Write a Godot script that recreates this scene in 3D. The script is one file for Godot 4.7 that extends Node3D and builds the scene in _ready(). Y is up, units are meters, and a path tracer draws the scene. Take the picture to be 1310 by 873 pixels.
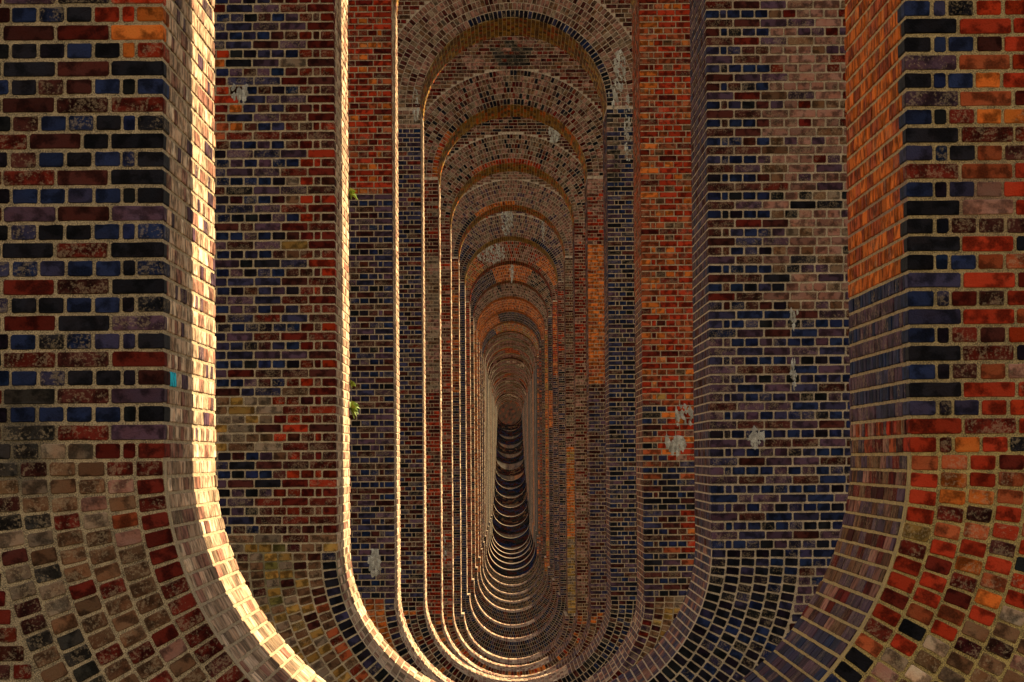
extends Node3D
# A brick railway viaduct seen through the tall round-ended openings of its piers. Metres; the eye is at y = 0.

const BAY := 12.1            # pier to pier
const FIRST := 12.21         # eye to the face of the first pier in view
const THICK := 2.15          # pier thickness along the viaduct
const HALF := 1.585          # half width of an opening
const CROWN := 7.45          # crown of every opening
const RISE := 1.53           # rise of the arch over the opening
const DROP := 1.47           # depth of the inverted arch below it
const WIDE := 4.2            # half width of a pier
const TOP := 11.5            # springing of the big arches
const COURSE := 0.0775
const RINGS := 6
const RING := 0.122
const STEP := -4.66
const JOINT := 0.0135
# lowest point of each opening
const LOW := [-1.47, -2.26, -3.24, -3.89, -4.75, -5.4, -6.06, -6.2, -6.45, -6.52, -6.75, -6.96, -7.06, -7.14, -7.15, -7.2, -7.26, -7.35, -7.4, -6.84, -6.12, -5.54, -4.9, -4.13, -3.37, -2.58, -1.45, -0.1, 1.05, 2.24, 3.35, 4.32]
const LAST_BRICK := 13       # past this pier single bricks are under two pixels

# brick colours, linear
const TONE := {
	"K": Color(.011, .0095, .012), "N": Color(.013, .019, .05), "B": Color(.03, .026, .052), "P": Color(.068, .035, .05),
	"M": Color(.055, .014, .010), "D": Color(.10, .012, .0065), "R": Color(.29, .027, .009), "T": Color(.30, .066, .022),
	"O": Color(.46, .115, .019), "W": Color(.135, .066, .032), "G": Color(.19, .128, .08), "I": Color(.23, .108, .074),
	"Y": Color(.30, .165, .04), "L": Color(.60, .55, .48), "S": Color(.028, .023, .018), "C": Color(.02, .36, .48), "V": Color(.12, .10, .028),
	"E": Color(.54, .40, .265), "F": Color(.42, .285, .18),  # pale tans, lightened to paint sunlight onto the left jambs
}
const GLOSSY := "KNBP"

var rng := RandomNumberGenerator.new()
var noise := FastNoiseLite.new()
var shapes := {}
var shape_mesh := {}
var brick_mats := {}
var mat_matte: StandardMaterial3D
var mat_gloss: StandardMaterial3D
var mat_matte_worn: StandardMaterial3D
var mat_gloss_worn: StandardMaterial3D
var mat_mortar: StandardMaterial3D
var mat_far: StandardMaterial3D
var names := {}
var zones := {}

func _ready():
	rng.seed = 20817
	noise.seed = 5
	noise.frequency = 1.0
	view()
	make_materials()
	make_shapes()
	make_zones()
	ground()
	pier(-1)  # out of view at the camera, shades the first pier ahead
	for k in LOW.size():
		pier(k)
	abutment()
	deck()
	plants()

# ---------------------------------------------------------------- camera, sky, sun
func view():
	var cam := Camera3D.new()
	cam.name = "camera"
	cam.fov = 13.51
	cam.near = 0.05
	cam.far = 6000.0
	add_child(cam)
	cam.position = Vector3(-0.12, 0, 0)
	cam.rotation_order = EULER_ORDER_YXZ
	cam.rotation = Vector3(atan(148.5 / 3685.0), -atan(5.0 / 3685.0), deg_to_rad(-0.43))
	cam.current = true
	var env := Environment.new()
	env.background_mode = Environment.BG_SKY
	var sky := Sky.new()
	var sm := ProceduralSkyMaterial.new()
	sm.sky_top_color = Color(0.66, 0.69, 0.72)
	sm.sky_horizon_color = Color(0.98, 0.93, 0.82)
	sm.sky_curve = 0.16
	sm.ground_bottom_color = Color(0.25, 0.24, 0.18)
	sm.ground_horizon_color = Color(0.62, 0.62, 0.56)
	sm.sky_energy_multiplier = 0.8
	sky.sky_material = sm
	env.sky = sky
	env.background_energy_multiplier = 1.0
	env.tonemap_mode = Environment.TONE_MAPPER_LINEAR
	env.tonemap_exposure = 3.6
	env.sdfgi_enabled = true
	env.ssao_enabled = true
	env.ssil_enabled = true
	var we := WorldEnvironment.new()
	we.name = "world_environment"
	we.environment = env
	add_child(we)
	var sun := DirectionalLight3D.new()
	sun.name = "sun"
	sun.light_energy = 1.6
	sun.light_color = Color(1.0, 0.93, 0.76)
	sun.light_angular_distance = 0.5
	sun.shadow_enabled = true
	add_child(sun)
	# from the right and a little ahead, about 38 degrees up
	sun.look_at_from_position(Vector3.ZERO, -Vector3(0.766, 0.643, -0.249), Vector3.UP)

# ---------------------------------------------------------------- helpers
func numbered(called: String) -> String:
	var n: int = names.get(called, 0)
	names[called] = n + 1
	return called if n == 0 else "%s_%03d" % [called, n]

func thing(called: String, label: String, category: String, at := Vector3.ZERO, group := "") -> Node3D:
	var o := Node3D.new()
	o.name = numbered(called)
	add_child(o)
	o.position = at
	o.set_meta("label", label)
	o.set_meta("category", category)
	if group:
		o.set_meta("group", group)
	return o

func part(called: String, mesh: Mesh, parent: Node, m: Material = null) -> MeshInstance3D:
	var o := MeshInstance3D.new()
	o.name = called
	o.mesh = mesh
	if m:
		o.material_override = m
	parent.add_child(o, true)
	return o

func depth_of(k: int) -> float:
	return FIRST + BAY * k

func half_at(k: int, y: float) -> float:
	var yt := CROWN - RISE
	var low := low_of(k)
	var yb := low + drop_of(k)
	var r := HALF
	if y > yt:
		var q := (y - yt) / RISE
		return HALF * sqrt(maxf(0.0, 1.0 - q * q))
	if has_step(k) and y < STEP:
		r = HALF - 0.09
	if y < yb:
		var q := (yb - y) / drop_of(k)
		return r * sqrt(maxf(0.0, 1.0 - q * q))
	return r

func low_of(k: int) -> float:
	return -1.47 if k < 0 else float(LOW[k])

func has_step(k: int) -> bool:
	return k >= 6 and k <= 18

func low_half(k: int) -> float:
	return HALF - 0.09 if has_step(k) else HALF

func drop_of(k: int) -> float:
	return 1.385 if k == 6 else DROP

func seen(k: int, p: Vector3) -> bool:
	# whether the point lies in the photograph's frame and in line with the openings before it
	var eye := Vector3(-0.12, 0, 0)
	var d := -p.z
	var sx := 650.0 + (p.x + 0.12) / d * 3685.0
	var sy := 585.0 - p.y / d * 3685.0
	if sx < 2 or sx > 1308 or sy < 2 or sy > 871:
		return false
	for j in k:
		for dz in [depth_of(j), depth_of(j) + THICK]:
			var q: Vector3 = eye + (p - eye) * (dz / d)
			if q.y > CROWN or q.y < LOW[j] or absf(q.x) > half_at(j, q.y):
				return false
	return true

# ---------------------------------------------------------------- materials
func seamless(freq: float, octaves: int, seed_: int, kind := FastNoiseLite.TYPE_SIMPLEX_SMOOTH, size := 512) -> Image:
	var n := FastNoiseLite.new()
	n.noise_type = kind
	n.seed = seed_
	n.frequency = freq
	n.fractal_octaves = octaves
	return n.get_seamless_image(size, size)

func make_materials():
	var n := 512
	var blotch := seamless(0.012, 4, 3)
	var fine := seamless(0.11, 3, 7)
	var speck := seamless(0.05, 3, 11)
	var patch := seamless(0.009, 3, 19)
	var grain := seamless(0.3, 2, 23)
	var al := Image.create(n, n, false, Image.FORMAT_RGBA8)
	var de := Image.create(n, n, false, Image.FORMAT_RGBA8)
	var hm := Image.create(n, n, false, Image.FORMAT_RGBA8)
	var ma := Image.create(n, n, false, Image.FORMAT_RGBA8)
	for y in n:
		for x in n:
			var b := blotch.get_pixel(x, y).r
			var f := fine.get_pixel(x, y).r
			var s := speck.get_pixel(x, y).r
			var p := patch.get_pixel(x, y).r
			var g := grain.get_pixel(x, y).r
			# clay: dark burnt clouds and warm lighter ones, fine grain
			var v := 0.60 + 0.55 * smoothstep(0.25, 0.75, b) + 0.26 * (f - 0.5) + 0.18 * (g - 0.5)
			v = clampf(v, 0.25, 1.0)
			var warm := 0.14 * (p - 0.5)
			al.set_pixel(x, y, Color(v, clampf(v * (0.96 - warm), 0, 1), clampf(v * (0.95 - warm * 1.6), 0, 1)))
			# lime bloom and weathering crust: grainy pale patches
			var a := smoothstep(0.60, 0.74, s * 0.50 + p * 0.45 + f * 0.22 + (g - 0.5) * 0.25) * (0.25 + 0.75 * g)
			var t := 0.42 + 0.30 * f
			de.set_pixel(x, y, Color(t * 1.05, t * 0.88, t * 0.68, clampf(a * 0.55, 0, 1)))
			var h := clampf(0.5 + 0.55 * (f - 0.5) + 0.35 * (g - 0.5) + 0.4 * (s - 0.5), 0, 1)
			hm.set_pixel(x, y, Color(h, h, h))
			var mv := clampf(0.80 + 0.60 * (g - 0.5) + 0.95 * (f - 0.5) + 0.40 * (b - 0.5), 0.2, 1.0)
			ma.set_pixel(x, y, Color(mv, mv * 0.985, mv * 0.95))
	var t_al := tex(al)
	var t_de := tex(de)
	var t_hm := tex(hm)
	var t_ma := tex(ma)
	mat_matte = brick_material(t_al, null, t_hm, 0.88)
	mat_gloss = brick_material(t_al, null, t_hm, 0.68)
	mat_matte_worn = brick_material(t_al, t_de, t_hm, 0.9)
	mat_gloss_worn = brick_material(t_al, t_de, t_hm, 0.75)
	for m in [mat_matte, mat_gloss, mat_matte_worn, mat_gloss_worn]:
		m.vertex_color_use_as_albedo = true
	for c in TONE:
		for worn in 2:
			for j in 3:
				var from: Array = [mat_gloss, mat_gloss_worn] if c in GLOSSY else [mat_matte, mat_matte_worn]
				var m: StandardMaterial3D = from[worn].duplicate()
				m.vertex_color_use_as_albedo = false
				var t: Color = TONE[c] * [0.72, 1.0, 1.3][j]
				t.a = 1.0
				m.albedo_color = t.linear_to_srgb()
				brick_mats[c + str(j) + ("w" if worn else "")] = m
	mat_mortar = StandardMaterial3D.new()
	mat_mortar.vertex_color_use_as_albedo = true
	mat_mortar.albedo_texture = t_ma
	mat_mortar.roughness = 0.95
	mat_mortar.uv1_triplanar = true
	mat_mortar.uv1_world_triplanar = true
	mat_mortar.uv1_scale = Vector3.ONE * 2.3
	mat_mortar.heightmap_enabled = true
	mat_mortar.heightmap_texture = t_hm
	mat_mortar.heightmap_scale = 0.35
	mat_far = mat_mortar

func tex(im: Image) -> ImageTexture:
	return ImageTexture.create_from_image(im)

func brick_material(al, de, hm, rough: float) -> StandardMaterial3D:
	var m := StandardMaterial3D.new()
	m.albedo_texture = al
	m.roughness = rough
	m.metallic_specular = 0.15
	m.uv1_triplanar = true
	m.uv1_world_triplanar = true
	m.uv1_scale = Vector3(1.37, 1.37, 1.37)
	m.uv2_triplanar = true
	m.uv2_world_triplanar = true
	m.uv2_scale = Vector3(1.9, 1.9, 1.9)
	m.detail_enabled = de != null
	m.detail_uv_layer = BaseMaterial3D.DETAIL_UV_2
	m.detail_blend_mode = BaseMaterial3D.BLEND_MODE_MIX
	if de:
		m.detail_albedo = de
	m.heightmap_enabled = true
	m.heightmap_texture = hm
	m.heightmap_scale = 0.3
	return m

# ---------------------------------------------------------------- brick shapes
# type: [width, height, depth]
const KIND := {"s": [.217, .064, .03], "h": [.105, .064, .03], "c": [.05, .064, .03], "r": [.108, .064, .03], "qs": [.217, .064, .105], "qh": [.105, .064, .217], "qr": [.108, .064, .105], "l": [.5, .064, .03]}

func make_shapes():
	for kind in KIND:
		for lod in 3:
			for v in 5:
				var d: Array = KIND[kind]
				var key := "%s%d%d" % [kind, lod, v]
				shapes[key] = one_brick(d[0], d[1], d[2], lod)

func one_brick(w: float, h: float, d: float, lod: int) -> Array:
	var line := PackedVector2Array()
	var a := w / 2
	var b := h / 2
	if lod == 0:
		var c := 0.006
		var j := func(): return rng.randf_range(-0.0022, 0.0014)
		line = PackedVector2Array([
			Vector2(-a, -b + c), Vector2(-a + j.call() * .5, b - c * rng.randf_range(.7, 1.6)), Vector2(-a + c * rng.randf_range(.6, 1.6), b), Vector2(-a * rng.randf_range(.2, .5), b + j.call()),
			Vector2(a * rng.randf_range(.2, .5), b + j.call()), Vector2(a - c * rng.randf_range(.6, 1.6), b), Vector2(a, b - c), Vector2(a + j.call(), -b + c * rng.randf_range(.7, 1.7)),
			Vector2(a - c * rng.randf_range(.6, 1.6), -b), Vector2(a * rng.randf_range(-.3, .3), -b - j.call()), Vector2(-a + c * rng.randf_range(.6, 1.6), -b)])
	else:
		line = PackedVector2Array([Vector2(-a, -b), Vector2(-a, b), Vector2(a, b), Vector2(a, -b)])
	var n := line.size()
	var bev: float = [0.0035, 0.004, 0.0][lod]
	var pts := PackedVector3Array()
	var idx := PackedInt32Array()
	var tilt := Vector2(rng.randf_range(-.012, .012), rng.randf_range(-.02, .02))
	for p in line:
		var q := Vector2(p.x - signf(p.x) * bev, p.y - signf(p.y) * bev)
		pts.append(Vector3(q.x, q.y, q.x * tilt.x + q.y * tilt.y + (rng.randf_range(-.0012, .0008) if lod == 0 else 0.0)))
	if bev > 0:
		for p in line:
			pts.append(Vector3(p.x, p.y, -bev))
	for p in line:
		pts.append(Vector3(p.x, p.y, -d))
	for i in range(1, n - 1):   # clockwise seen from the front
		idx.append_array([0, i, i + 1])
	var levels := pts.size() / n - 1
	for l in levels:
		for i in n:
			var i2 := (i + 1) % n
			var p := l * n
			idx.append_array([p + i, p + n + i, p + i2, p + i2, p + n + i, p + n + i2])
	return [pts, idx]

func mesh_of(key: String) -> ArrayMesh:
	if not key in shape_mesh:
		var arr := []
		arr.resize(Mesh.ARRAY_MAX)
		arr[Mesh.ARRAY_VERTEX] = shapes[key][0]
		arr[Mesh.ARRAY_INDEX] = shapes[key][1]
		var m := ArrayMesh.new()
		m.add_surface_from_arrays(Mesh.PRIMITIVE_TRIANGLES, arr)
		shape_mesh[key] = m
	return shape_mesh[key]

# ---------------------------------------------------------------- colours by place
# L, R: [from edge, to edge, low, high, bricks of header courses | of stretcher courses]; T, B: rings [ring, ring, angle, angle, bricks], angle 0 right, 180 left; J: jambs [low, high, bricks], left ones paled by painted sunlight
func make_zones():
	zones[0] = {
		"L": [[0, .24, 1.68, 9, "OOR"], [.3, .9, -.03, .07, "WGGM"], [0, .3, -.08, .07, "D"], [0, 9, .07, 9, "NNKKKNBNMK|DMMDKPDMDKM"], [0, 9, -9, .07, "DDMM"]],  # dark bricks, toned lower still for the dim light on this side
		"R": [[0, .24, .16, 9, "NNKBKN|KMPBDK"], [.24, .33, .16, 9, "MDNM|RRD"], [.24, 9, 1.0, 9, "RDTOMR|RRTDR"], [.24, 9, .16, 9, "RTOIMR|RRTDK"], [0, 9, -.08, .16, "RTDORK|RRD"], [0, 9, -9, 9, "RDOM"]],
		"B": [[0, 0, 150, 180, "DD"], [0, 0, 100, 150, "DDM"], [1, 1, 90, 180, "WWWDTWI"], [2, 3, 90, 180, "WWMWGWWDWI"], [4, 9, 90, 180, "WSMWGSMW"], [0, 0, 31, 90, "KNKB"], [0, 0, 0, 31, "RTRODYT"], [1, 1, 0, 28, "RRTODKTR"], [2, 2, 0, 25, "RRDTOMR"], [3, 3, 0, 21, "RRDTOM"], [4, 4, 0, 18, "RTDKMR"], [5, 9, 0, 15, "RTDRM"], [0, 9, 0, 90, "GIWGMWF"]],
		"JL": [[-9, 9, "FIFFEFIFEIFEP"]], "JR": [[.77, 9, "OOT"], [.18, .77, "BNPBN|PPBP"], [-9, .18, "RWDPITM"]],  # left jamb: sunlight painted into its pale tones
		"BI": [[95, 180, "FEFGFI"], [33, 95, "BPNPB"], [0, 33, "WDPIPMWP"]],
		"stain": [[1.97, 1.03, .24, .1, "I", .45], [2.05, 1.03, .1, .05, "G", .8], [-2.15, .1, .16, .2, "S", .6]],
	}
	zones[1] = {
		"L": [[.85, 2, 2.6, 3.5, "ORTND"], [.34, 9, .56, 9, "NNBKPMN|BPMDKPB"], [0, .34, .56, 9, "DDRDM"], [.55, 9, .05, .56, "WGGY"], [0, .6, .05, .56, "DRDRM"], [.5, 9, -.63, .05, "NKMPN|KMDPB"], [0, .5, -.63, .05, "DDRDM"], [0, 9, -9, 9, "WYGMD"]],
		"R": [[0, .52, 1.2, 9, "NNKMNB|DMBPM"], [.52, 9, 2.2, 9, "IIPIDWI"], [.52, 9, 1.2, 2.2, "IIGPIWK"], [0, 9, -9, 9, "NNKBPBN|PMMBNP"]],
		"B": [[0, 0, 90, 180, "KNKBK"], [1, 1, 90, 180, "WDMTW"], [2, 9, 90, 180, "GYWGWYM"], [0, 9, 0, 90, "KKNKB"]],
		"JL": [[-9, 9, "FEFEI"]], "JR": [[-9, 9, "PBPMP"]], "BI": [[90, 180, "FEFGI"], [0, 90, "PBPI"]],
		"stain": [[-2.15, -1.0, .2, .3, "V", .3]], "lime": [[2.29, .69, .022, .14, 22], [2.3, 1.18, .03, .1, 9], [1.96, .14, .06, .06, 10], [2.3, .8, .01, .1, 4], [-2.4, 3.1, .09, .05, 8]],
	}
	zones[2] = {
		"L": [[0, 9, 3.36, 9, "RROTD|RRD"], [0, 9, -9, 9, "BPNKBMN|PMBPM"]],
		"R": [[.22, 9, .6, 9, "RROTTRW|RTDRR"], [0, .22, .6, 9, "TRDTO"], [.24, 9, -.05, .6, "RTIOR"], [.5, 9, -1.2, -.7, "RROD"], [0, 9, -1.75, .6, "NKNBKM|KMPTMB"], [0, 9, -9, 9, "WYMOT"]],
		"B": [[0, 0, 90, 180, "KMB"], [1, 3, 145, 180, "OTOO"], [0, 9, 90, 180, "OTWMD"], [0, 0, 0, 90, "DMPP"], [1, 9, 0, 90, "WYGWYM"]],
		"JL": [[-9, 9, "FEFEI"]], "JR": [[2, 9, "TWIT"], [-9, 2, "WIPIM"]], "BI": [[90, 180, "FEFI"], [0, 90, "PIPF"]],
		"lime": [[-1.83, -1.32, .07, .16, 40], [1.98, .15, .12, .1, 30], [2.1, .5, .12, .15, 14]],
	}
	zones[3] = {
		"L": [[0, 9, 5.6, 9, "IGII"], [0, 9, .3, 5.6, "BNKPBN|PMBMD"], [0, 9, -9, 9, "MBDPKM"]],
		"R": [[0, 9, 5.0, 9, "GINBBS"], [0, 9, -9, 9, "NNBKPN|PBMKB"]],
		"T": [[0, 0, 0, 118, "KKNKB"], [0, 5, 145, 180, "IGWMI"], [0, 9, 0, 180, "IIGWIMI"]],
		"B": [[0, 0, 0, 180, "KMDK"], [0, 9, 90, 180, "KMDWO"], [1, 9, 0, 90, "KKMNK"]],
		"S": "DWIDM", "JL": [[-9, 9, "FEFEI"]], "JR": [[-9, 9, "PIBM"]], "TI": "YWYWT", "BI": [[58, 180, "FEIF"], [0, 58, "PIWP"]],  # invert pale only where sun reaches, painted into the tones
		"stain": [[1.72, 5.0, .1, .5, "S", .5]], "lime": [[1.8, 6.5, .1, .4, 40], [1.93, 5.5, .05, .6, 30], [1.7, 6.1, .1, .3, 14], [-1.66, 5.95, .05, .3, 14]],
	}
	zones[4] = {
		"L": [[0, 9, 4.2, 9, "DDMR"], [0, 9, 1.4, 4.2, "GIWGI"], [0, 9, -9, 9, "RDRMD"]],
		"R": [[0, 9, 4.45, 9, "RIDI"], [0, 9, 1.56, 4.45, "OOTO"], [0, 9, -9, 9, "PMBPM"]],
		"T": [[0, 0, 145, 180, "ORT"], [0, 0, 60, 120, "KMKI"], [0, 9, 0, 180, "IGWIMIDK"]],
		"B": [[0, 9, 0, 180, "WMDOM"]], "S": "DMWDI", "TI": "YWYO",
		"stain": [[0.0, 8.5, .4, .28, "S", .85], [-1.7, 5.2, .1, .3, "G", .5]],
	}
	zones[5] = {
		"L": [[0, 9, -9, 9, "DMRDI"]], "R": [[0, 9, 2, 9, "DIRD"], [0, 9, -9, 2, "WIDM"]],
		"T": [[0, 0, 62, 128, "RRT"], [0, 9, 0, 180, "IGWKDIG"]], "B": [[0, 9, 0, 180, "DMWRO"]], "S": "DMWIK", "TI": "YOWY", "lime": [[1.08, 8.2, .14, .26, 60], [-1.75, -2.3, .05, .4, 16]],
		"stain": [[9, 9, .1, .1, "G", .1]],
	}
	zones[6] = {
		"L": [[0, 9, 1.9, 9, "OWTD"], [0, 9, -9, 9, "KBPMD"]],
		"R": [[0, 9, -2.4, .3, "OOYO"], [0, 9, -4.62, -2.4, "YYG"], [0, 9, -9, -4.62, "LGG"], [0, 9, -9, 9, "GWIDM"]],
		"T": [[0, 0, 85, 130, "OOT"], [0, 0, 130, 180, "KKM"], [0, 9, 0, 180, "IIGPIIG"]], "B": [[0, 9, 0, 180, "MKDPI"]], "S": "IIGIW", "TI": "OYWT",
		"stain": [[-.15, 8.65, .3, .12, "O", .9]],
	}
	zones[7] = {
		"L": [[0, 9, -9, 9, "NBKB"]], "R": [[0, 9, 3, 9, "RIDM"], [0, 9, -9, 9, "PMKBI"]],
		"T": [[0, 0, 20, 62, "KKN"], [0, 2, 140, 180, "KNM"], [0, 9, 0, 180, "PIPGI"]], "B": [[0, 9, 0, 180, "KNMP"]], "S": "IPIR", "TI": "YYW",
		"lime": [[-.12, 7.95, .2, .5, 90], [1.1, 7.7, .05, .5, 40]],
	}
	zones[8] = {
		"L": [[0, 9, -9, 9, "RTDR"]], "R": [[0, 9, 3.1, 9, "OTR"], [0, 9, -9, 9, "PMBI"]],
		"T": [[0, 5, 130, 165, "OTY"], [1, 5, 20, 55, "OTO"], [0, 9, 0, 180, "RIWDI"]], "B": [[0, 9, 0, 180, "KNMD"]], "S": "IRID", "TI": "DRD",
		"lime": [[-.75, 7.75, .55, .4, 170]],
	}
	zones[9] = {
		"L": [[0, 9, -9, 9, "KMTW"]], "R": [[0, 9, 1.2, 2.8, "OOT"], [0, 9, -9, 9, "MPBK"]],
		"T": [[0, 5, 65, 112, "OTO"], [0, 5, 112, 180, "KPBM"], [0, 9, 0, 180, "WIGK"]], "B": [[0, 9, 0, 180, "KNMD"]], "S": "WIGD", "TI": "DRW",
		"lime": [[0.05, 7.9, .09, .5, 60]],
	}
	zones[10] = {"L": [[0, 9, -9, 9, "OOTW"]], "R": [[0, 9, -9, 9, "OOTY"]], "T": [[0, 9, 0, 180, "GIWIM"]], "B": [[0, 9, 0, 180, "NMKW"]], "S": "GIWI", "TI": "OOTO", "stain": [[-.5, 8, .12, .5, "K", .6]]}
	zones[11] = {"L": [[0, 9, -9, 9, "TOI"]], "R": [[0, 9, -9, 9, "MPWK"]], "T": [[0, 5, 60, 180, "OOT"], [0, 9, 0, 60, "OTO"]], "B": [[0, 9, 0, 180, "NMKW"]], "S": "OPIG", "TI": "OTO"}
	zones[12] = {"L": [[0, 9, -9, 9, "PIM"]], "R": [[0, 9, -9, 9, "RPMD"]], "T": [[0, 5, 0, 110, "KPMB"], [0, 9, 110, 180, "OTO"]], "B": [[0, 9, 0, 180, "BKMW"]], "S": "OTIP", "TI": "OTW"}
	zones[19] = {"BI": [[0, 180, "V"]]}    # moss on the lowest bricks of this opening
	zones[13] = {"L": [[0, 9, -9, 9, "KBMP"]], "R": [[0, 9, -9, 9, "OTPM"]], "T": [[0, 9, 120, 180, "KPB"], [0, 9, 0, 180, "YOTI"]], "B": [[0, 9, 0, 180, "SKMW"]], "S": "TYOI", "TI": "RDY"}

func rule(k: int, what: String) -> Array:
	if k in zones and what in zones[k]:
		return zones[k][what]
	match what:
		"L":
			return [[0, 9, -9, 9, ["WI", "KBP", "EF", "MK", "FT"][k % 5]]]  # cream entries stand in for thin sunlit edges of far piers
		"R":
			return [[0, 9, -9, 9, ["KPB", "OT", "PMI", "IW", "BK"][k % 5]]]
		"T":
			return [[0, 9, 0, 180, ["IGIW", "IWTG", "WIMI", "GIWF", "IIWG"][k % 5]]]
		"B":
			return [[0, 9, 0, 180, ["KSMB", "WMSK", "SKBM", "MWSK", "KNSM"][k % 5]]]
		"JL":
			return [[-9, 9, "EFEI"]]  # pale tones paint the sun on the left jamb
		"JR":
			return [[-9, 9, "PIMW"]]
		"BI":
			return [[58, 180, "FEIF"], [0, 58, "PIWM"]]  # pale over the arc the sun reaches, light put into colour
	return []

func draw_from(s: String, header: bool) -> String:
	if "|" in s:
		var two := s.split("|")
		s = two[0] if header else two[1]
	return s[rng.randi() % s.length()]

func ring_of(k: int, x: float, y: float, top: bool) -> Array:
	# [ring number or -1, angle]
	var yc := CROWN - RISE if top else low_of(k) + drop_of(k)
	var dy := y - yc if top else yc - y
	if dy < 0:
		return [-1, 0.0]
	var a := HALF if top else low_half(k)
	var b := RISE if top else drop_of(k)
	var lo := 0.0
	for i in RINGS:
		var o := (i + 1) * RING
		var q := pow(x / (a + o), 2) + pow(dy / (b + o), 2)
		if q <= 1.0:
			return [i, rad_to_deg(atan2(dy, x))]
	return [-1, rad_to_deg(atan2(dy, x))]

func tone_at(k: int, x: float, y: float, header: bool) -> String:
	var z: Dictionary = zones.get(k, {})
	for s in z.get("stain", []):
		var q := pow((x - s[0]) / s[2], 2) + pow((y - s[1]) / s[3], 2)
		if q < 1.0 and rng.randf() < s[5]:
			return s[4]
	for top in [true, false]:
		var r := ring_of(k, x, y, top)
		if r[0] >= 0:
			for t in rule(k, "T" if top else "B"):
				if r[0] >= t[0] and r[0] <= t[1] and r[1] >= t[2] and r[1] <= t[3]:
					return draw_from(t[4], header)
	if y > CROWN - RISE + .3 and "S" in z and y - (CROWN - RISE) > 0:
		return draw_from(z["S"], header)
	var u := absf(x) - HALF
	for t in rule(k, "L" if x < 0 else "R"):
		# the border of two colours of brick is toothed, never a clean line
		var v := u + rng.randf_range(-.05, .05) if u > .2 else u
		if v >= t[0] - (1.0 if t[0] == 0 else 0.0) and v < t[1] and y >= t[2] and y < t[3]:
			return draw_from(t[4], header)
	return draw_from("DMWI", header)

func jamb_tone(k: int, left: bool, y: float, header: bool) -> String:
	for t in rule(k, "JL" if left else "JR"):
		if y >= t[0] and y < t[1]:
			return draw_from(t[2], header)
	return "W"

var cyan_done := false

func arc_tone(k: int, top: bool, ang: float) -> String:
	if top:
		return draw_from(zones.get(k, {}).get("TI", "WIYG"), true)  # ochre soffits carry bounced sunlight in their colour
	for t in rule(k, "BI"):
		if ang >= t[0] and ang <= t[1]:
			return draw_from(t[2], true)
	return "G"

func mortar_at(k: int, x: float, y: float) -> Color:
	var c := Color(.56, .405, .26)
	if k == 0:
		if x > 0:
			c = Color(.45, .305, .105) if y < .2 else Color(.42, .29, .135)
		else:
			c = Color(.43, .305, .175)
	elif k == 1:
		c = Color(.54, .395, .245) if x < 0 else Color(.52, .385, .255)
	elif k >= 3 and y > 5:
		c = Color(.56, .41, .295)
	var n := noise.get_noise_3d(x * 1.3, y * 1.3, k * 7.0)
	c = c * (1.0 + 0.25 * n)
	for s in zones.get(k, {}).get("stain", []):
		var q := pow((x - s[0]) / s[2], 2) + pow((y - s[1]) / s[3], 2)
		if q < 1.0:
			c = c.lerp(TONE[s[4]], 0.7)
	c.a = 1.0
	return c

# ---------------------------------------------------------------- piers
var bricks: Array = []
var lod := 0
var proud := 0.006

func put(kind: String, at: Vector3, ux: Vector3, uy: Vector3, n: Vector3, w: float, h: float, tone: String):
	var d: Array = KIND[kind]
	var sink: float = rng.randf_range(-.0025, .002) if lod < 2 else 0.0
	if lod == 0:
		var roll := Basis(n, rng.randf_range(-.006, .006))
		ux = roll * ux
		uy = roll * uy
	bricks.append(["%s%d%d" % [kind, lod, rng.randi() % 5], Transform3D(Basis(ux * (w / d[0]), uy * (h / d[1]), n), at + n * (proud + sink)), tone, w * h, rng.randf() < (.55 if tone in "MDPGWIS" else .22)])

func lay_course(k: int, z: float, y: float, x0: float, x1: float, side: int, header: bool, quoin: bool):
	# bricks of one course from x0 outwards to x1 (distances from the middle) on one side
	var x := x0
	var h := COURSE - JOINT
	var i := 0
	if not quoin:
		x += .004
	while x < x1:
		var w := 0.105 if header else 0.217
		var kind := "h" if header else "s"
		if quoin and i == 0:
			kind = "qh" if header else "qs"
		elif quoin and header and i == 1:
			w = 0.05
			kind = "c"
		elif not quoin and i == 0:
			w = rng.randf_range(.05, .105) if header else rng.randf_range(.08, .217)
			kind = "c" if w < .075 else ("h" if w < .15 else "s")
		elif not header and rng.randf() < .04:
			w = 0.105
			kind = "h"
		w *= rng.randf_range(.985, 1.012)
		var cx := x + w / 2
		var wide := w
		if quoin and i == 0:
			cx -= proud / 2
			wide += proud
		put(kind, Vector3(side * cx, y + rng.randf_range(-.0012, .0012), z), Vector3.RIGHT, Vector3.UP, Vector3.BACK, wide, h * rng.randf_range(.97, 1.02), tone_at(k, side * cx, y, header))
		x += w + JOINT * rng.randf_range(.75, 1.2)
		i += 1

func lay_row(k: int, z: float, y: float, band: float, header: bool):
	var x := -band + rng.randf_range(0, .2)
	while x < band:
		var w := 0.105 if header else 0.217
		w *= rng.randf_range(.98, 1.01)
		put("h" if header else "s", Vector3(x + w / 2, y, z), Vector3.RIGHT, Vector3.UP, Vector3.BACK, w, COURSE - JOINT, tone_at(k, x + w / 2, y, header))
		x += w + JOINT

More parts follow.
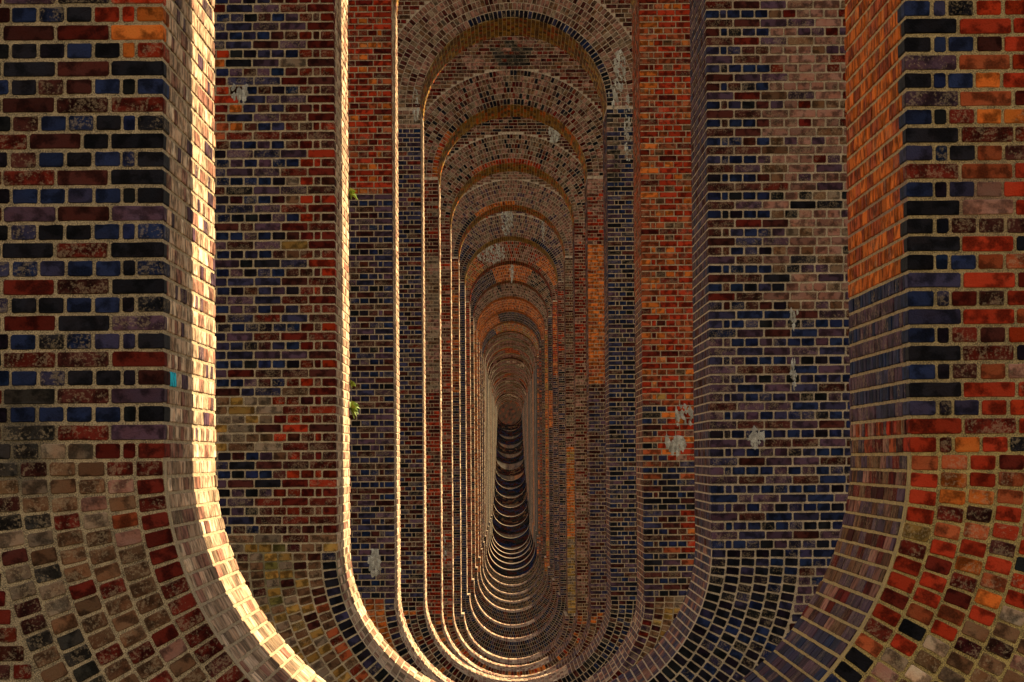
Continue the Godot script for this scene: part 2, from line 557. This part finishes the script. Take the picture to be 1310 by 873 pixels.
func lay_jamb(k: int, z: float, y: float, r: float, left: bool, header: bool):
	var n := Vector3.RIGHT if left else Vector3.LEFT
	var ux := Vector3.UP.cross(n)
	var s := -1.0 if left else 1.0
	var d := (0.217 if header else 0.105) + JOINT
	var i := 0
	while d < THICK - .03:
		var w := 0.217 if header else 0.105
		var kind := "s" if header else "h"
		if lod == 2:
			w = 0.5
			kind = "l"
		elif not header and i == 0:
			w = .05
			kind = "c"
		w = minf(w * rng.randf_range(.98, 1.01), THICK - d)
		var tone := jamb_tone(k, left, y, not header)
		if k == 0 and left and not cyan_done and y > .29 and d > .15:
			tone = "C"      # one brick painted cyan
			cyan_done = true
		put(kind, Vector3(s * r, y, z - d - w / 2), ux, Vector3.UP, n, w, COURSE - JOINT, tone)
		d += w + JOINT * rng.randf_range(.6, 1.1)
		i += 1

func lay_arch(k: int, z: float, top: bool, with_soffit: bool):
	var yc := CROWN - RISE if top else low_of(k) + drop_of(k)
	var a0 := HALF if top else low_half(k)
	var b0 := RISE if top else drop_of(k)
	var up := 1.0 if top else -1.0
	for i in RINGS:
		var o := i * RING + RING / 2
		var a := a0 + o
		var b := b0 + o
		var cum := PackedFloat32Array([0.0])
		var pts: Array = [Vector2(a, 0)]
		for j in range(1, 241):
			var f := PI * j / 240.0
			pts.append(Vector2(a * cos(f), b * sin(f)))
			cum.append(cum[j - 1] + pts[j].distance_to(pts[j - 1]))
		var total: float = cum[240]
		var n := int(round(total / (COURSE * 0.955)))
		var at := 0
		for j in n:
			var want := (j + 0.5) / n * total + rng.randf_range(-.0015, .0015)
			while at < 239 and cum[at + 1] < want:
				at += 1
			var f: float = PI * (at + (want - cum[at]) / (cum[at + 1] - cum[at])) / 240.0
			var p := Vector2(a * cos(f), b * sin(f))
			var nn := Vector2(cos(f) / a, sin(f) / b).normalized()
			var rr := Vector3(nn.x, nn.y * up, 0)
			var pos := Vector3(p.x, yc + up * p.y, z)
			var ut := Vector3.BACK.cross(rr)
			var wr := RING - JOINT * rng.randf_range(.9, 1.25)
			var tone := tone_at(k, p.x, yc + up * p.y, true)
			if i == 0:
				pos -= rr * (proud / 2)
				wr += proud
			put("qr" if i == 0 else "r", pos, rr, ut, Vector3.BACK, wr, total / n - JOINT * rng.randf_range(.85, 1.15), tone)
			if i == 0 and with_soffit:
				var ip := Vector2(a0 * cos(f), b0 * sin(f))
				var spacing := total / n * (a0 / a)
				var uin := -rr
				var uy := -rr.cross(Vector3.BACK)
				var d := .105 + JOINT
				var m := 0
				while d < THICK - .03:
					var w := .5 if lod == 2 else .217
					if m == 0 and j % 2 == 1:
						w *= .5
					w = minf(w * rng.randf_range(.98, 1.01), THICK - d)
					put("l" if lod == 2 else "s", Vector3(ip.x, yc + up * ip.y, z - d - w / 2), uy.cross(uin), uy, uin, w, spacing - JOINT * .95, arc_tone(k, top, rad_to_deg(f)))
					d += w + JOINT * rng.randf_range(.6, 1.1)
					m += 1

func pier(k: int):
	var z := -depth_of(k)
	var d := depth_of(k)
	var sc := 3685.0 / maxf(d, 1.0)
	var low := low_of(k)
	var base := low - 1.4
	var node := thing("brick_pier", pier_label(k), "pier", Vector3(0, base, z), "piers of the brick viaduct")
	bricks = []
	lod = 0 if k <= 1 and k >= 0 else (1 if k <= 3 else 2)
	proud = 0.006 if k <= 1 else 0.008
	# how much of the pier can be seen, with a margin for a step aside
	var hi := 585.0 / sc
	var lo := -288.0 / sc
	var band := 3.3
	if k > 0:
		var far := d / (depth_of(k - 1) + THICK)
		hi = minf(hi, CROWN * far)
		var before: float = LOW[k - 1]
		lo = maxf(lo, minf(before * far, low - .1))
		band = HALF * far + [0.0, 1.0, .7, .5, .35][mini(k, 4)]
	hi += .8 if k < 4 else .3
	lo -= .5
	var yt := CROWN - RISE
	var yb := low + drop_of(k)
	var has_top := hi > yt
	var ext := RINGS * RING
	var bricked := k <= LAST_BRICK and k >= 0
	if bricked:
		# straight courses, counted from the springing of the inverted arch
		var j0 := int(floor((maxf(lo, low - ext - .1) - yb) / COURSE))
		var j1 := int(ceil((hi - yb) / COURSE))
		for j in range(j0, j1):
			var y := yb + (j + .5) * COURSE
			var header := posmod(j, 2) == 0
			if y < yb:
				var q := (yb - y - COURSE / 2) / (drop_of(k) + ext)
				var e := 0.0 if q > 1 else (low_half(k) + ext) * sqrt(maxf(0.0, 1.0 - q * q)) + .004
				for s in [-1, 1]:
					lay_course(k, z, y, e, band, s, header, false)
			elif y < yt - COURSE * .5 or not has_top:
				var r := half_at(k, y)
				for s in [-1, 1]:
					lay_course(k, z, y, r, band, s, header, true)
				lay_jamb(k, z, y, r, true, header)
				lay_jamb(k, z, y, r, false, header)
			elif y - yt > RISE + ext + COURSE * .5:
				lay_row(k, z, y, band, header)
			else:
				var q := maxf(0.0, y - yt - COURSE / 2) / (RISE + ext)
				var e := (HALF + ext) * sqrt(maxf(0.0, 1.0 - q * q)) + .004
				for s in [-1, 1]:
					lay_course(k, z, y, e, band, s, header, false)
		lay_arch(k, z, false, true)
		if has_top:
			lay_arch(k, z, true, true)
		finish_bricks(k, node)
	elif k > 0:
		far_arch(k, node, true)
		far_arch(k, node, false)
	for l in zones.get(k, {}).get("lime", []):
		lime(node, l)
	core(k, node, band, lo, hi, bricked)

func finish_bricks(k: int, node: Node3D):
	# the bricks that show largest are parts of their own, the rest is joined
	var order: Array = []
	if k <= 5:
		var all: Array = []
		for i in bricks.size():
			var b: Array = bricks[i]
			var xf: Transform3D = b[1]
			if seen(k, xf.origin + xf.basis.z.normalized() * .002):
				var look := xf.origin - Vector3(-.12, 0, 0)
				var facing := absf(look.normalized().dot(xf.basis.z.normalized()))
				all.append([-b[3] * facing / look.length_squared(), i])
		all.sort()
		for i in mini(300, all.size()):
			order.append(all[i][1])
	var own := {}
	for i in order:
		own[i] = true
		var b: Array = bricks[i]
		var o := MeshInstance3D.new()
		o.name = "brick"
		o.mesh = mesh_of(b[0])
		o.material_override = brick_mats[b[2] + str(rng.randi() % 3) + ("w" if b[4] else "")]
		node.add_child(o, true)
		var xf: Transform3D = b[1]
		xf.origin -= node.position
		o.transform = xf
	var sets: Array = []
	for t in 4:
		sets.append([PackedVector3Array(), PackedColorArray(), PackedInt32Array()])
	for i in bricks.size():
		if i in own:
			continue
		var b: Array = bricks[i]
		var shape: Array = shapes[b[0]]
		var xf: Transform3D = b[1]
		xf.origin -= node.position
		var s: Array = sets[(1 if b[2] in GLOSSY else 0) + (2 if b[4] else 0)]
		var c: Color = TONE[b[2]] * rng.randf_range(.7, 1.32)
		c.a = 1.0
		var start: int = s[0].size()
		var pts: PackedVector3Array = xf * (shape[0] as PackedVector3Array)
		s[0].append_array(pts)
		var cols := PackedColorArray()
		cols.resize(pts.size())
		cols.fill(c)
		s[1].append_array(cols)
		var idx: PackedInt32Array = (shape[1] as PackedInt32Array).duplicate()
		for q in idx.size():
			idx[q] += start
		s[2].append_array(idx)
	var m := ArrayMesh.new()
	for t in 4:
		if sets[t][0].size() == 0:
			continue
		var arr := []
		arr.resize(Mesh.ARRAY_MAX)
		arr[Mesh.ARRAY_VERTEX] = sets[t][0]
		arr[Mesh.ARRAY_COLOR] = sets[t][1]
		arr[Mesh.ARRAY_INDEX] = sets[t][2]
		m.add_surface_from_arrays(Mesh.PRIMITIVE_TRIANGLES, arr)
		m.surface_set_material(m.get_surface_count() - 1, [mat_matte, mat_gloss, mat_matte_worn, mat_gloss_worn][t])
	var o := part("brickwork", m, node)
	o.set_meta("kind", "stuff")

var cv := PackedVector3Array()
var cc := PackedColorArray()
var ci := PackedInt32Array()

func quad(p: Array, c: Array):
	var s := cv.size()
	for i in 4:
		cv.append(p[i])
		cc.append(c[i])
	ci.append_array([s, s + 1, s + 2, s, s + 2, s + 3])

func average(k: int, x: float, y: float) -> Color:
	var t: Color = TONE[tone_at(k, x, y, rng.randf() < .5)]
	var c := t.lerp(mortar_at(k, x, y), .18) * rng.randf_range(.85, 1.1)
	c.a = 1.0
	return c

func core(k: int, node: Node3D, band: float, lo: float, hi: float, bricked: bool):
	cv = PackedVector3Array(); cc = PackedColorArray(); ci = PackedInt32Array()
	var low := low_of(k)
	var yb := low + drop_of(k)
	var yt := CROWN - RISE
	var foot := low - 3.0
	var ys: Array = []
	# heights: close together where the opening bends
	var fine := 24 if k < 6 else 16
	for i in fine:
		ys.append(yb - drop_of(k) * cos(PI / 2 * i / fine))
	var y := yb
	var stepy := .22
	while y < yt - .02:
		ys.append(y)
		if has_step(k) and y > STEP - stepy and y < STEP:
			ys.append(STEP - .001)
			ys.append(STEP + .001)
			y = STEP
		y += stepy
	for i in range(0, fine + 1):
		ys.append(yt + RISE * sin(PI / 2 * i / fine))
	var all: Array = []
	y = foot
	while y < low - .05:
		all.append(y)
		y += .25
	all.append_array(ys)
	y = CROWN + .15
	while y < TOP:
		all.append(y)
		y += .25 if y < 9.4 else 1.0
	all.append(TOP)
	var base := node.position.y
	var plain := Color(.17, .085, .05)
	var off := [0.0, .03, .12, .25, .4, .6, .9, 1.3, 1.8, 2.5]
	var prev: Array = []
	var prev_c: Array = []
	for r in all.size():
		y = all[r]
		var e := half_at(k, y) if y > low and y < CROWN else 0.0
		for side in [-1, 1]:
			pass
		var row: Array = []
		var cols: Array = []
		for side in [-1, 1]:
			for o in off:
				var x := minf(e + o * (WIDE - e) / 2.62 * (1.0 if o < .3 else 1.0), WIDE)
				if o == 2.5:
					x = WIDE
				row.append(Vector3(side * x, y - base, 0))
				var near: bool = x < band + .02 and y > lo and y < hi + .1
				if not near:
					cols.append(plain)
				elif bricked:
					cols.append(mortar_at(k, side * x, y))
				else:
					cols.append(average(k, side * maxf(x, .02), y))
		if r > 0:
			var n := off.size()
			for s in 2:
				for i in n - 1:
					var a := s * n + i
					var left := s == 0
					var p := [prev[a], prev[a + 1], row[a + 1], row[a]] if left else [prev[a], row[a], row[a + 1], prev[a + 1]]
					var c := [prev_c[a], prev_c[a + 1], cols[a + 1], cols[a]] if left else [prev_c[a], cols[a], cols[a + 1], prev_c[a + 1]]
					quad(p, c)
					# back face: plain old brick
					var bk := Vector3(0, 0, -THICK)
					quad([p[0] + bk, p[3] + bk, p[2] + bk, p[1] + bk], [plain, plain, plain, plain])
				# side of the pier
				var w := s * n + n - 1
				var q := [prev[w], prev[w] + Vector3(0, 0, -THICK), row[w] + Vector3(0, 0, -THICK), row[w]]
				quad(q if s == 0 else [q[0], q[3], q[2], q[1]], [plain, plain, plain, plain])
				# face of the opening
				var g := s * n
				if y > low and y <= CROWN + .001 and r > 0 and all[r - 1] >= low - .3:
					var deep := 6
					for i in deep:
						var z0 := Vector3(0, 0, -THICK * i / deep)
						var z1 := Vector3(0, 0, -THICK * (i + 1) / deep)
						var cr: Array = []
						for yy in [all[r - 1], all[r - 1], y, y]:
							var m: Color = mortar_at(k, -2.0 if s == 0 else 2.0, yy)
							if not bricked:
								var t := arc_tone(k, false, 90.0 + (1 if s == 0 else -1) * 80.0 * clampf((yy - low) / drop_of(k), 0, 1)) if yy < yb else jamb_tone(k, s == 0, yy, true)
								m = TONE[t].lerp(m, .35)
							cr.append(m)
						var f := [prev[g] + z0, row[g] + z0, row[g] + z1, prev[g] + z1]
						quad(f if s == 0 else [f[0], f[3], f[2], f[1]], [cr[0], cr[2], cr[2], cr[0]] if s == 0 else [cr[0], cr[0], cr[2], cr[2]])
		prev = row
		prev_c = cols
	# top
	quad([Vector3(-WIDE, TOP - base, 0), Vector3(-WIDE, TOP - base, -THICK), Vector3(WIDE, TOP - base, -THICK), Vector3(WIDE, TOP - base, 0)], [plain, plain, plain, plain])
	part("mortar_joints" if bricked else "wall", close(mat_mortar), node)

func close(m: Material) -> ArrayMesh:
	var arr := []
	arr.resize(Mesh.ARRAY_MAX)
	arr[Mesh.ARRAY_VERTEX] = cv
	arr[Mesh.ARRAY_COLOR] = cc
	arr[Mesh.ARRAY_INDEX] = ci
	var me := ArrayMesh.new()
	me.add_surface_from_arrays(Mesh.PRIMITIVE_TRIANGLES, arr)
	me.surface_set_material(0, m)
	return me

func far_arch(k: int, node: Node3D, top: bool):
	# rings of a far arch, each ring a band with a joint between it and the next
	cv = PackedVector3Array(); cc = PackedColorArray(); ci = PackedInt32Array()
	var yc := (CROWN - RISE if top else low_of(k) + drop_of(k)) - node.position.y
	var a := HALF if top else low_half(k)
	var b := RISE if top else drop_of(k)
	var up := 1.0 if top else -1.0
	var n := 48
	for i in RINGS:
		var run := ""
		for j in n:
			if run == "" or rng.randf() < .35:
				run = tone_at(k, (a + (i + .5) * RING) * cos(PI * (j + .5) / n), yc + node.position.y + up * (b + (i + .5) * RING) * sin(PI * (j + .5) / n), true)
			var c: Color = TONE[run] * rng.randf_range(.8, 1.2)
			c.a = 1.0
			var p: Array = []
			for f in [PI * j / n, PI * (j + 1) / n]:
				for o in [i * RING - .006, i * RING + RING - JOINT]:
					p.append(Vector3((a + o) * cos(f), yc + up * (b + o) * sin(f), .012))
			var bk := Vector3(0, 0, -.03)
			quad([p[0], p[2], p[3], p[1]], [c, c, c, c])
			quad([p[0], p[0] + bk, p[2] + bk, p[2]], [c, c, c, c])
			quad([p[1], p[3], p[3] + bk, p[1] + bk], [c, c, c, c])
	part("arch_ring" if top else "inverted_arch", close(mat_matte), node)

func lime(node: Node3D, l: Array):
	# ragged crust of washed-out lime: many small low mounds running down the face
	cv = PackedVector3Array(); cc = PackedColorArray(); ci = PackedInt32Array()
	for i in int(l[4] * 1.5):
		var f := rng.randf() * TAU
		var q := sqrt(rng.randf())
		var x: float = l[0] + l[2] * q * cos(f)
		var y: float = l[1] + l[3] * q * sin(f) - node.position.y
		var rx: float = minf(.05, l[2] * .8) * rng.randf_range(.3, 1.0)
		var ry: float = rx * rng.randf_range(1.0, 3.0)
		var c: Color = TONE["L"].lerp(TONE["G"], rng.randf() * .6) * rng.randf_range(.8, 1.15)
		c.a = 1.0
		var mid := Vector3(x, y, proud + .006)
		var m := 9
		var pts: Array = []
		for j in m:
			var e := TAU * j / m
			var w := rng.randf_range(.5, 1.2)
			pts.append(Vector3(x + rx * w * cos(e), y + ry * w * sin(e), -.002))
		for j in m:
			var p0: Vector3 = pts[j]
			var p1: Vector3 = pts[(j + 1) % m]
			var i0 := p0.lerp(mid, .3) + Vector3(0, 0, .004)
			var i1 := p1.lerp(mid, .3) + Vector3(0, 0, .004)
			quad([p0, i0, i1, p1], [c, c, c, c])
			quad([i0, mid, mid, i1], [c, c, c, c])
	var o := part("lime_crust", close(mat_mortar), node)
	o.set_meta("kind", "stuff")

func pier_label(k: int) -> String:
	var looks := [
		"pier of blue, black and red bricks with a cyan painted brick in its opening",
		"pier of navy and dark red bricks with small ferns on its opening's edge",
		"pier red above and purple black below left, orange red on its other side",
		"pier with black bricks lining its round arch and white streaks at the springing",
		"pier with a clean orange panel of bricks and black soot over its arch",
		"pier with a red inner arch ring and pale lime patch above it",
		"pier with an ochre rendered strip beside its opening and orange brick patch",
		"pier with grey lime streaks down the middle of its purplish arch",
		"pier with a broad grey lime patch and orange haunches on its arch",
		"pier with orange bricks at the crown of its arch and one white streak",
		"pier with a grey brown arch over a bright orange soffit",
		"pier whose arch rings are nearly all orange brick",
		"pier with dark purple rings on one half of its arch, orange on the other",
		"pier with yellowish orange arch rings and dark bricks on one haunch",
	]
	if k < 0:
		return "unseen brick pier at the camera, shading the face of the next pier"
	if k < looks.size():
		return "brick " + looks[k]
	var from_end := LOW.size() - k
	if from_end == 1:
		return "brick pier with a circular opening, next to the brown end wall"
	var nth := ["", "", "second", "third", "fourth", "fifth", "sixth", "seventh", "eighth", "ninth", "tenth", "eleventh", "twelfth", "thirteenth", "fourteenth", "fifteenth", "sixteenth", "seventeenth", "eighteenth"]
	var how := "raised high up the slope" if low_of(k) > 0 else ("lower down the rising slope" if low_of(k) > -5 else "on the valley floor")
	return "%s brick pier from the brown end wall, %s" % [nth[from_end], how]

# ---------------------------------------------------------------- ground
func ground_y(z: float) -> float:
	var f := (-z - FIRST - THICK / 2) / BAY
	if f < -1:
		return -1.62
	if f < 0:
		return lerpf(-1.62, float(LOW[0]) - 1.4, f + 1.0)
	var k := int(floor(f))
	if k >= LOW.size() - 1:
		return float(LOW[LOW.size() - 1]) - 1.35 + minf((f - LOW.size() + 1) * .9, 6.0)
	var t := f - k
	return lerpf(float(LOW[k]), float(LOW[k + 1]), t) - 1.4

func ground():
	cv = PackedVector3Array(); cc = PackedColorArray(); ci = PackedInt32Array()
	var xs := [-2500.0, -900.0, -300.0, -120.0, -60.0, -36.0, -24.0, -16.0, -11.0, -8.0, -6.0, -4.5, -3.2, -2.2, -1.4, -.7, 0.0, .7, 1.4, 2.2, 3.2, 4.5, 6.0, 8.0, 11.0, 16.0, 24.0, 36.0, 60.0, 120.0, 300.0, 900.0, 2500.0]
	var zs := [2500.0, 800.0, 250.0, 80.0, 30.0]
	var z := 10.0
	while z > -430:
		zs.append(z)
		z -= 1.6
	zs.append_array([-450.0, -520.0, -700.0, -1200.0, -3000.0])
	var pts: Array = []
	var cols: Array = []
	for zz in zs:
		for x in xs:
			var n := noise.get_noise_2d(x * .35, zz * .35)
			var n2 := noise.get_noise_2d(x * .06 + 40, zz * .06)
			var away := smoothstep(5.0, 40.0, absf(x))
			pts.append(Vector3(x, ground_y(zz) + .08 * n + away * n2 * 1.2, zz))
			var soil := Color(.05, .036, .022).lerp(Color(.022, .02, .016), clampf(.5 + n, 0, 1))
			var grass := Color(.07, .10, .022).lerp(Color(.14, .13, .04), clampf(.5 + n2, 0, 1))
			cols.append(soil.lerp(grass, clampf(.45 + .8 * n2 + .5 * away + .5 * n, 0, 1)))
	var w := xs.size()
	for i in zs.size() - 1:
		for j in w - 1:
			var a := i * w + j
			quad([pts[a], pts[a + w], pts[a + w + 1], pts[a + 1]], [cols[a], cols[a + w], cols[a + w + 1], cols[a + 1]])
	var o := part("ground", close(mat_far), self)
	o.set_meta("kind", "structure")

# ---------------------------------------------------------------- end wall and the viaduct above
func abutment():
	var k := LOW.size()
	var z := -depth_of(k)
	var g := ground_y(z)
	var node := thing("end_wall", "brown brick end wall closing the far end of the viaduct", "wall", Vector3(0, g, z))
	cv = PackedVector3Array(); cc = PackedColorArray(); ci = PackedInt32Array()
	var hgt := TOP + 6.5 - g
	var rows := 60
	var cols := 40
	var tone := func(i, j):
		var q: String = "WWMWWTW"
		var c: Color = TONE[q[rng.randi() % q.length()]]
		return c
	var grid: Array = []
	for i in rows + 1:
		var r: Array = []
		for j in cols + 1:
			r.append(tone.call(i, j))
		grid.append(r)
	for i in rows:
		for j in cols:
			var x0 := -WIDE + 2 * WIDE * j / cols
			var x1 := -WIDE + 2 * WIDE * (j + 1) / cols
			var y0 := -1.0 + (hgt + 1.0) * i / rows
			var y1 := -1.0 + (hgt + 1.0) * (i + 1) / rows
			quad([Vector3(x0, y0, 0), Vector3(x0, y1, 0), Vector3(x1, y1, 0), Vector3(x1, y0, 0)], [grid[i][j], grid[i + 1][j], grid[i + 1][j + 1], grid[i][j + 1]])
	part("wall_face", close(mat_mortar), node)
	var b := BoxMesh.new()
	b.size = Vector3(2 * WIDE, hgt + 1.0, 6.0)
	var m := part("wall_body", b, node, brick_mats["W1"])
	m.position = Vector3(0, (hgt - 1.0) / 2, -3.01)
	# string course and coping
	for yy in [hgt + .15]:
		var c := BoxMesh.new()
		c.size = Vector3(2 * WIDE + .2, .3, .5)
		var o := part("string_course", c, node, brick_mats["G1"])
		o.position = Vector3(0, yy, -.1)

func deck():  # out of view overhead, keeps part of the sky off the piers
	var node := thing("viaduct_deck", "unseen brick arches and parapets carrying the railway, shading the piers below", "bridge deck", Vector3(0, TOP, 0))
	var plain := Color(.17, .085, .05)
	var four := [plain, plain, plain, plain]
	var top := 6.6
	var span := BAY - THICK
	for k in range(-1, LOW.size()):
		cv = PackedVector3Array(); cc = PackedColorArray(); ci = PackedInt32Array()
		var z0 := -depth_of(k) - THICK
		var n := 16
		var line: Array = []
		for i in n + 1:
			var f := PI * i / n
			line.append(Vector2(z0 - span / 2 + span / 2 * cos(f), span / 2 * sin(f)))
		for i in n:
			var a: Vector2 = line[i]
			var b: Vector2 = line[i + 1]
			quad([Vector3(-WIDE, a.y, a.x), Vector3(WIDE, a.y, a.x), Vector3(WIDE, b.y, b.x), Vector3(-WIDE, b.y, b.x)], four)
			for s in [-1.0, 1.0]:
				quad([Vector3(s * WIDE, a.y, a.x), Vector3(s * WIDE, b.y, b.x), Vector3(s * WIDE, top, b.x), Vector3(s * WIDE, top, a.x)], four)
		for s in [-1.0, 1.0]:
			quad([Vector3(s * WIDE, .004, z0 + THICK), Vector3(s * WIDE, .004, z0), Vector3(s * WIDE, top, z0), Vector3(s * WIDE, top, z0 + THICK)], four)
		part("arch", close(mat_mortar), node)
	var length := BAY * LOW.size()
	for s in [-1.0, 1.0]:
		var b := BoxMesh.new()
		b.size = Vector3(.35, 1.2, length)
		var o := part("parapet", b, node, brick_mats["I1"])
		o.position = Vector3(s * (WIDE - .1), top + .6, -FIRST - length / 2)
	var t := BoxMesh.new()
	t.size = Vector3(2 * WIDE - .6, .2, length)
	var tb := part("trackbed", t, node, brick_mats["G0"])
	tb.position = Vector3(0, top + .05, -FIRST - length / 2)

# ---------------------------------------------------------------- small plants on the edges
func plants():
	var leaf := StandardMaterial3D.new()
	leaf.albedo_color = Color(.20, .27, .035).linear_to_srgb()
	leaf.roughness = .6
	leaf.backlight = Color(.25, .35, .05)
	leaf.vertex_color_use_as_albedo = false
	var z := -depth_of(1) - THICK
	var spots := [[.46, .11, "leafy weed rooted in the sunlit edge, level with dark bricks"], [.68, .06, "small weed sprig on the sunlit edge, just above the leafy weed"], [2.43, .09, "bright weed on the sunlit edge beside the red and navy colour change"]]
	for s in spots:
		var node := thing("wall_weed", s[2], "weed", Vector3(-HALF + .012, s[0], z + .05), "weeds growing from the brick joints")
		cv = PackedVector3Array(); cc = PackedColorArray(); ci = PackedInt32Array()
		for i in 26:
			var dir := Vector3(rng.randf_range(.1, 1), rng.randf_range(-.5, 1.0), rng.randf_range(-1, .8)).normalized()
			var l: float = s[1] * rng.randf_range(.45, 1.1)
			var side := dir.cross(Vector3(rng.randf(), 1, rng.randf())).normalized() * l * .22
			var mid := dir * l * .6 + Vector3(0, .01, 0)
			var tip := dir * l - Vector3(0, l * .25, 0)
			quad([Vector3.ZERO, mid - side, tip, mid + side], [Color.WHITE, Color.WHITE, Color.WHITE, Color.WHITE])
		part("leaves", close(leaf), node)
		var st := CylinderMesh.new()
		st.top_radius = .003
		st.bottom_radius = .005
		st.height = .05
		st.radial_segments = 6
		st.rings = 1
		var so := part("stem", st, node, brick_mats["V1"])
		so.rotation.z = -PI / 2.5
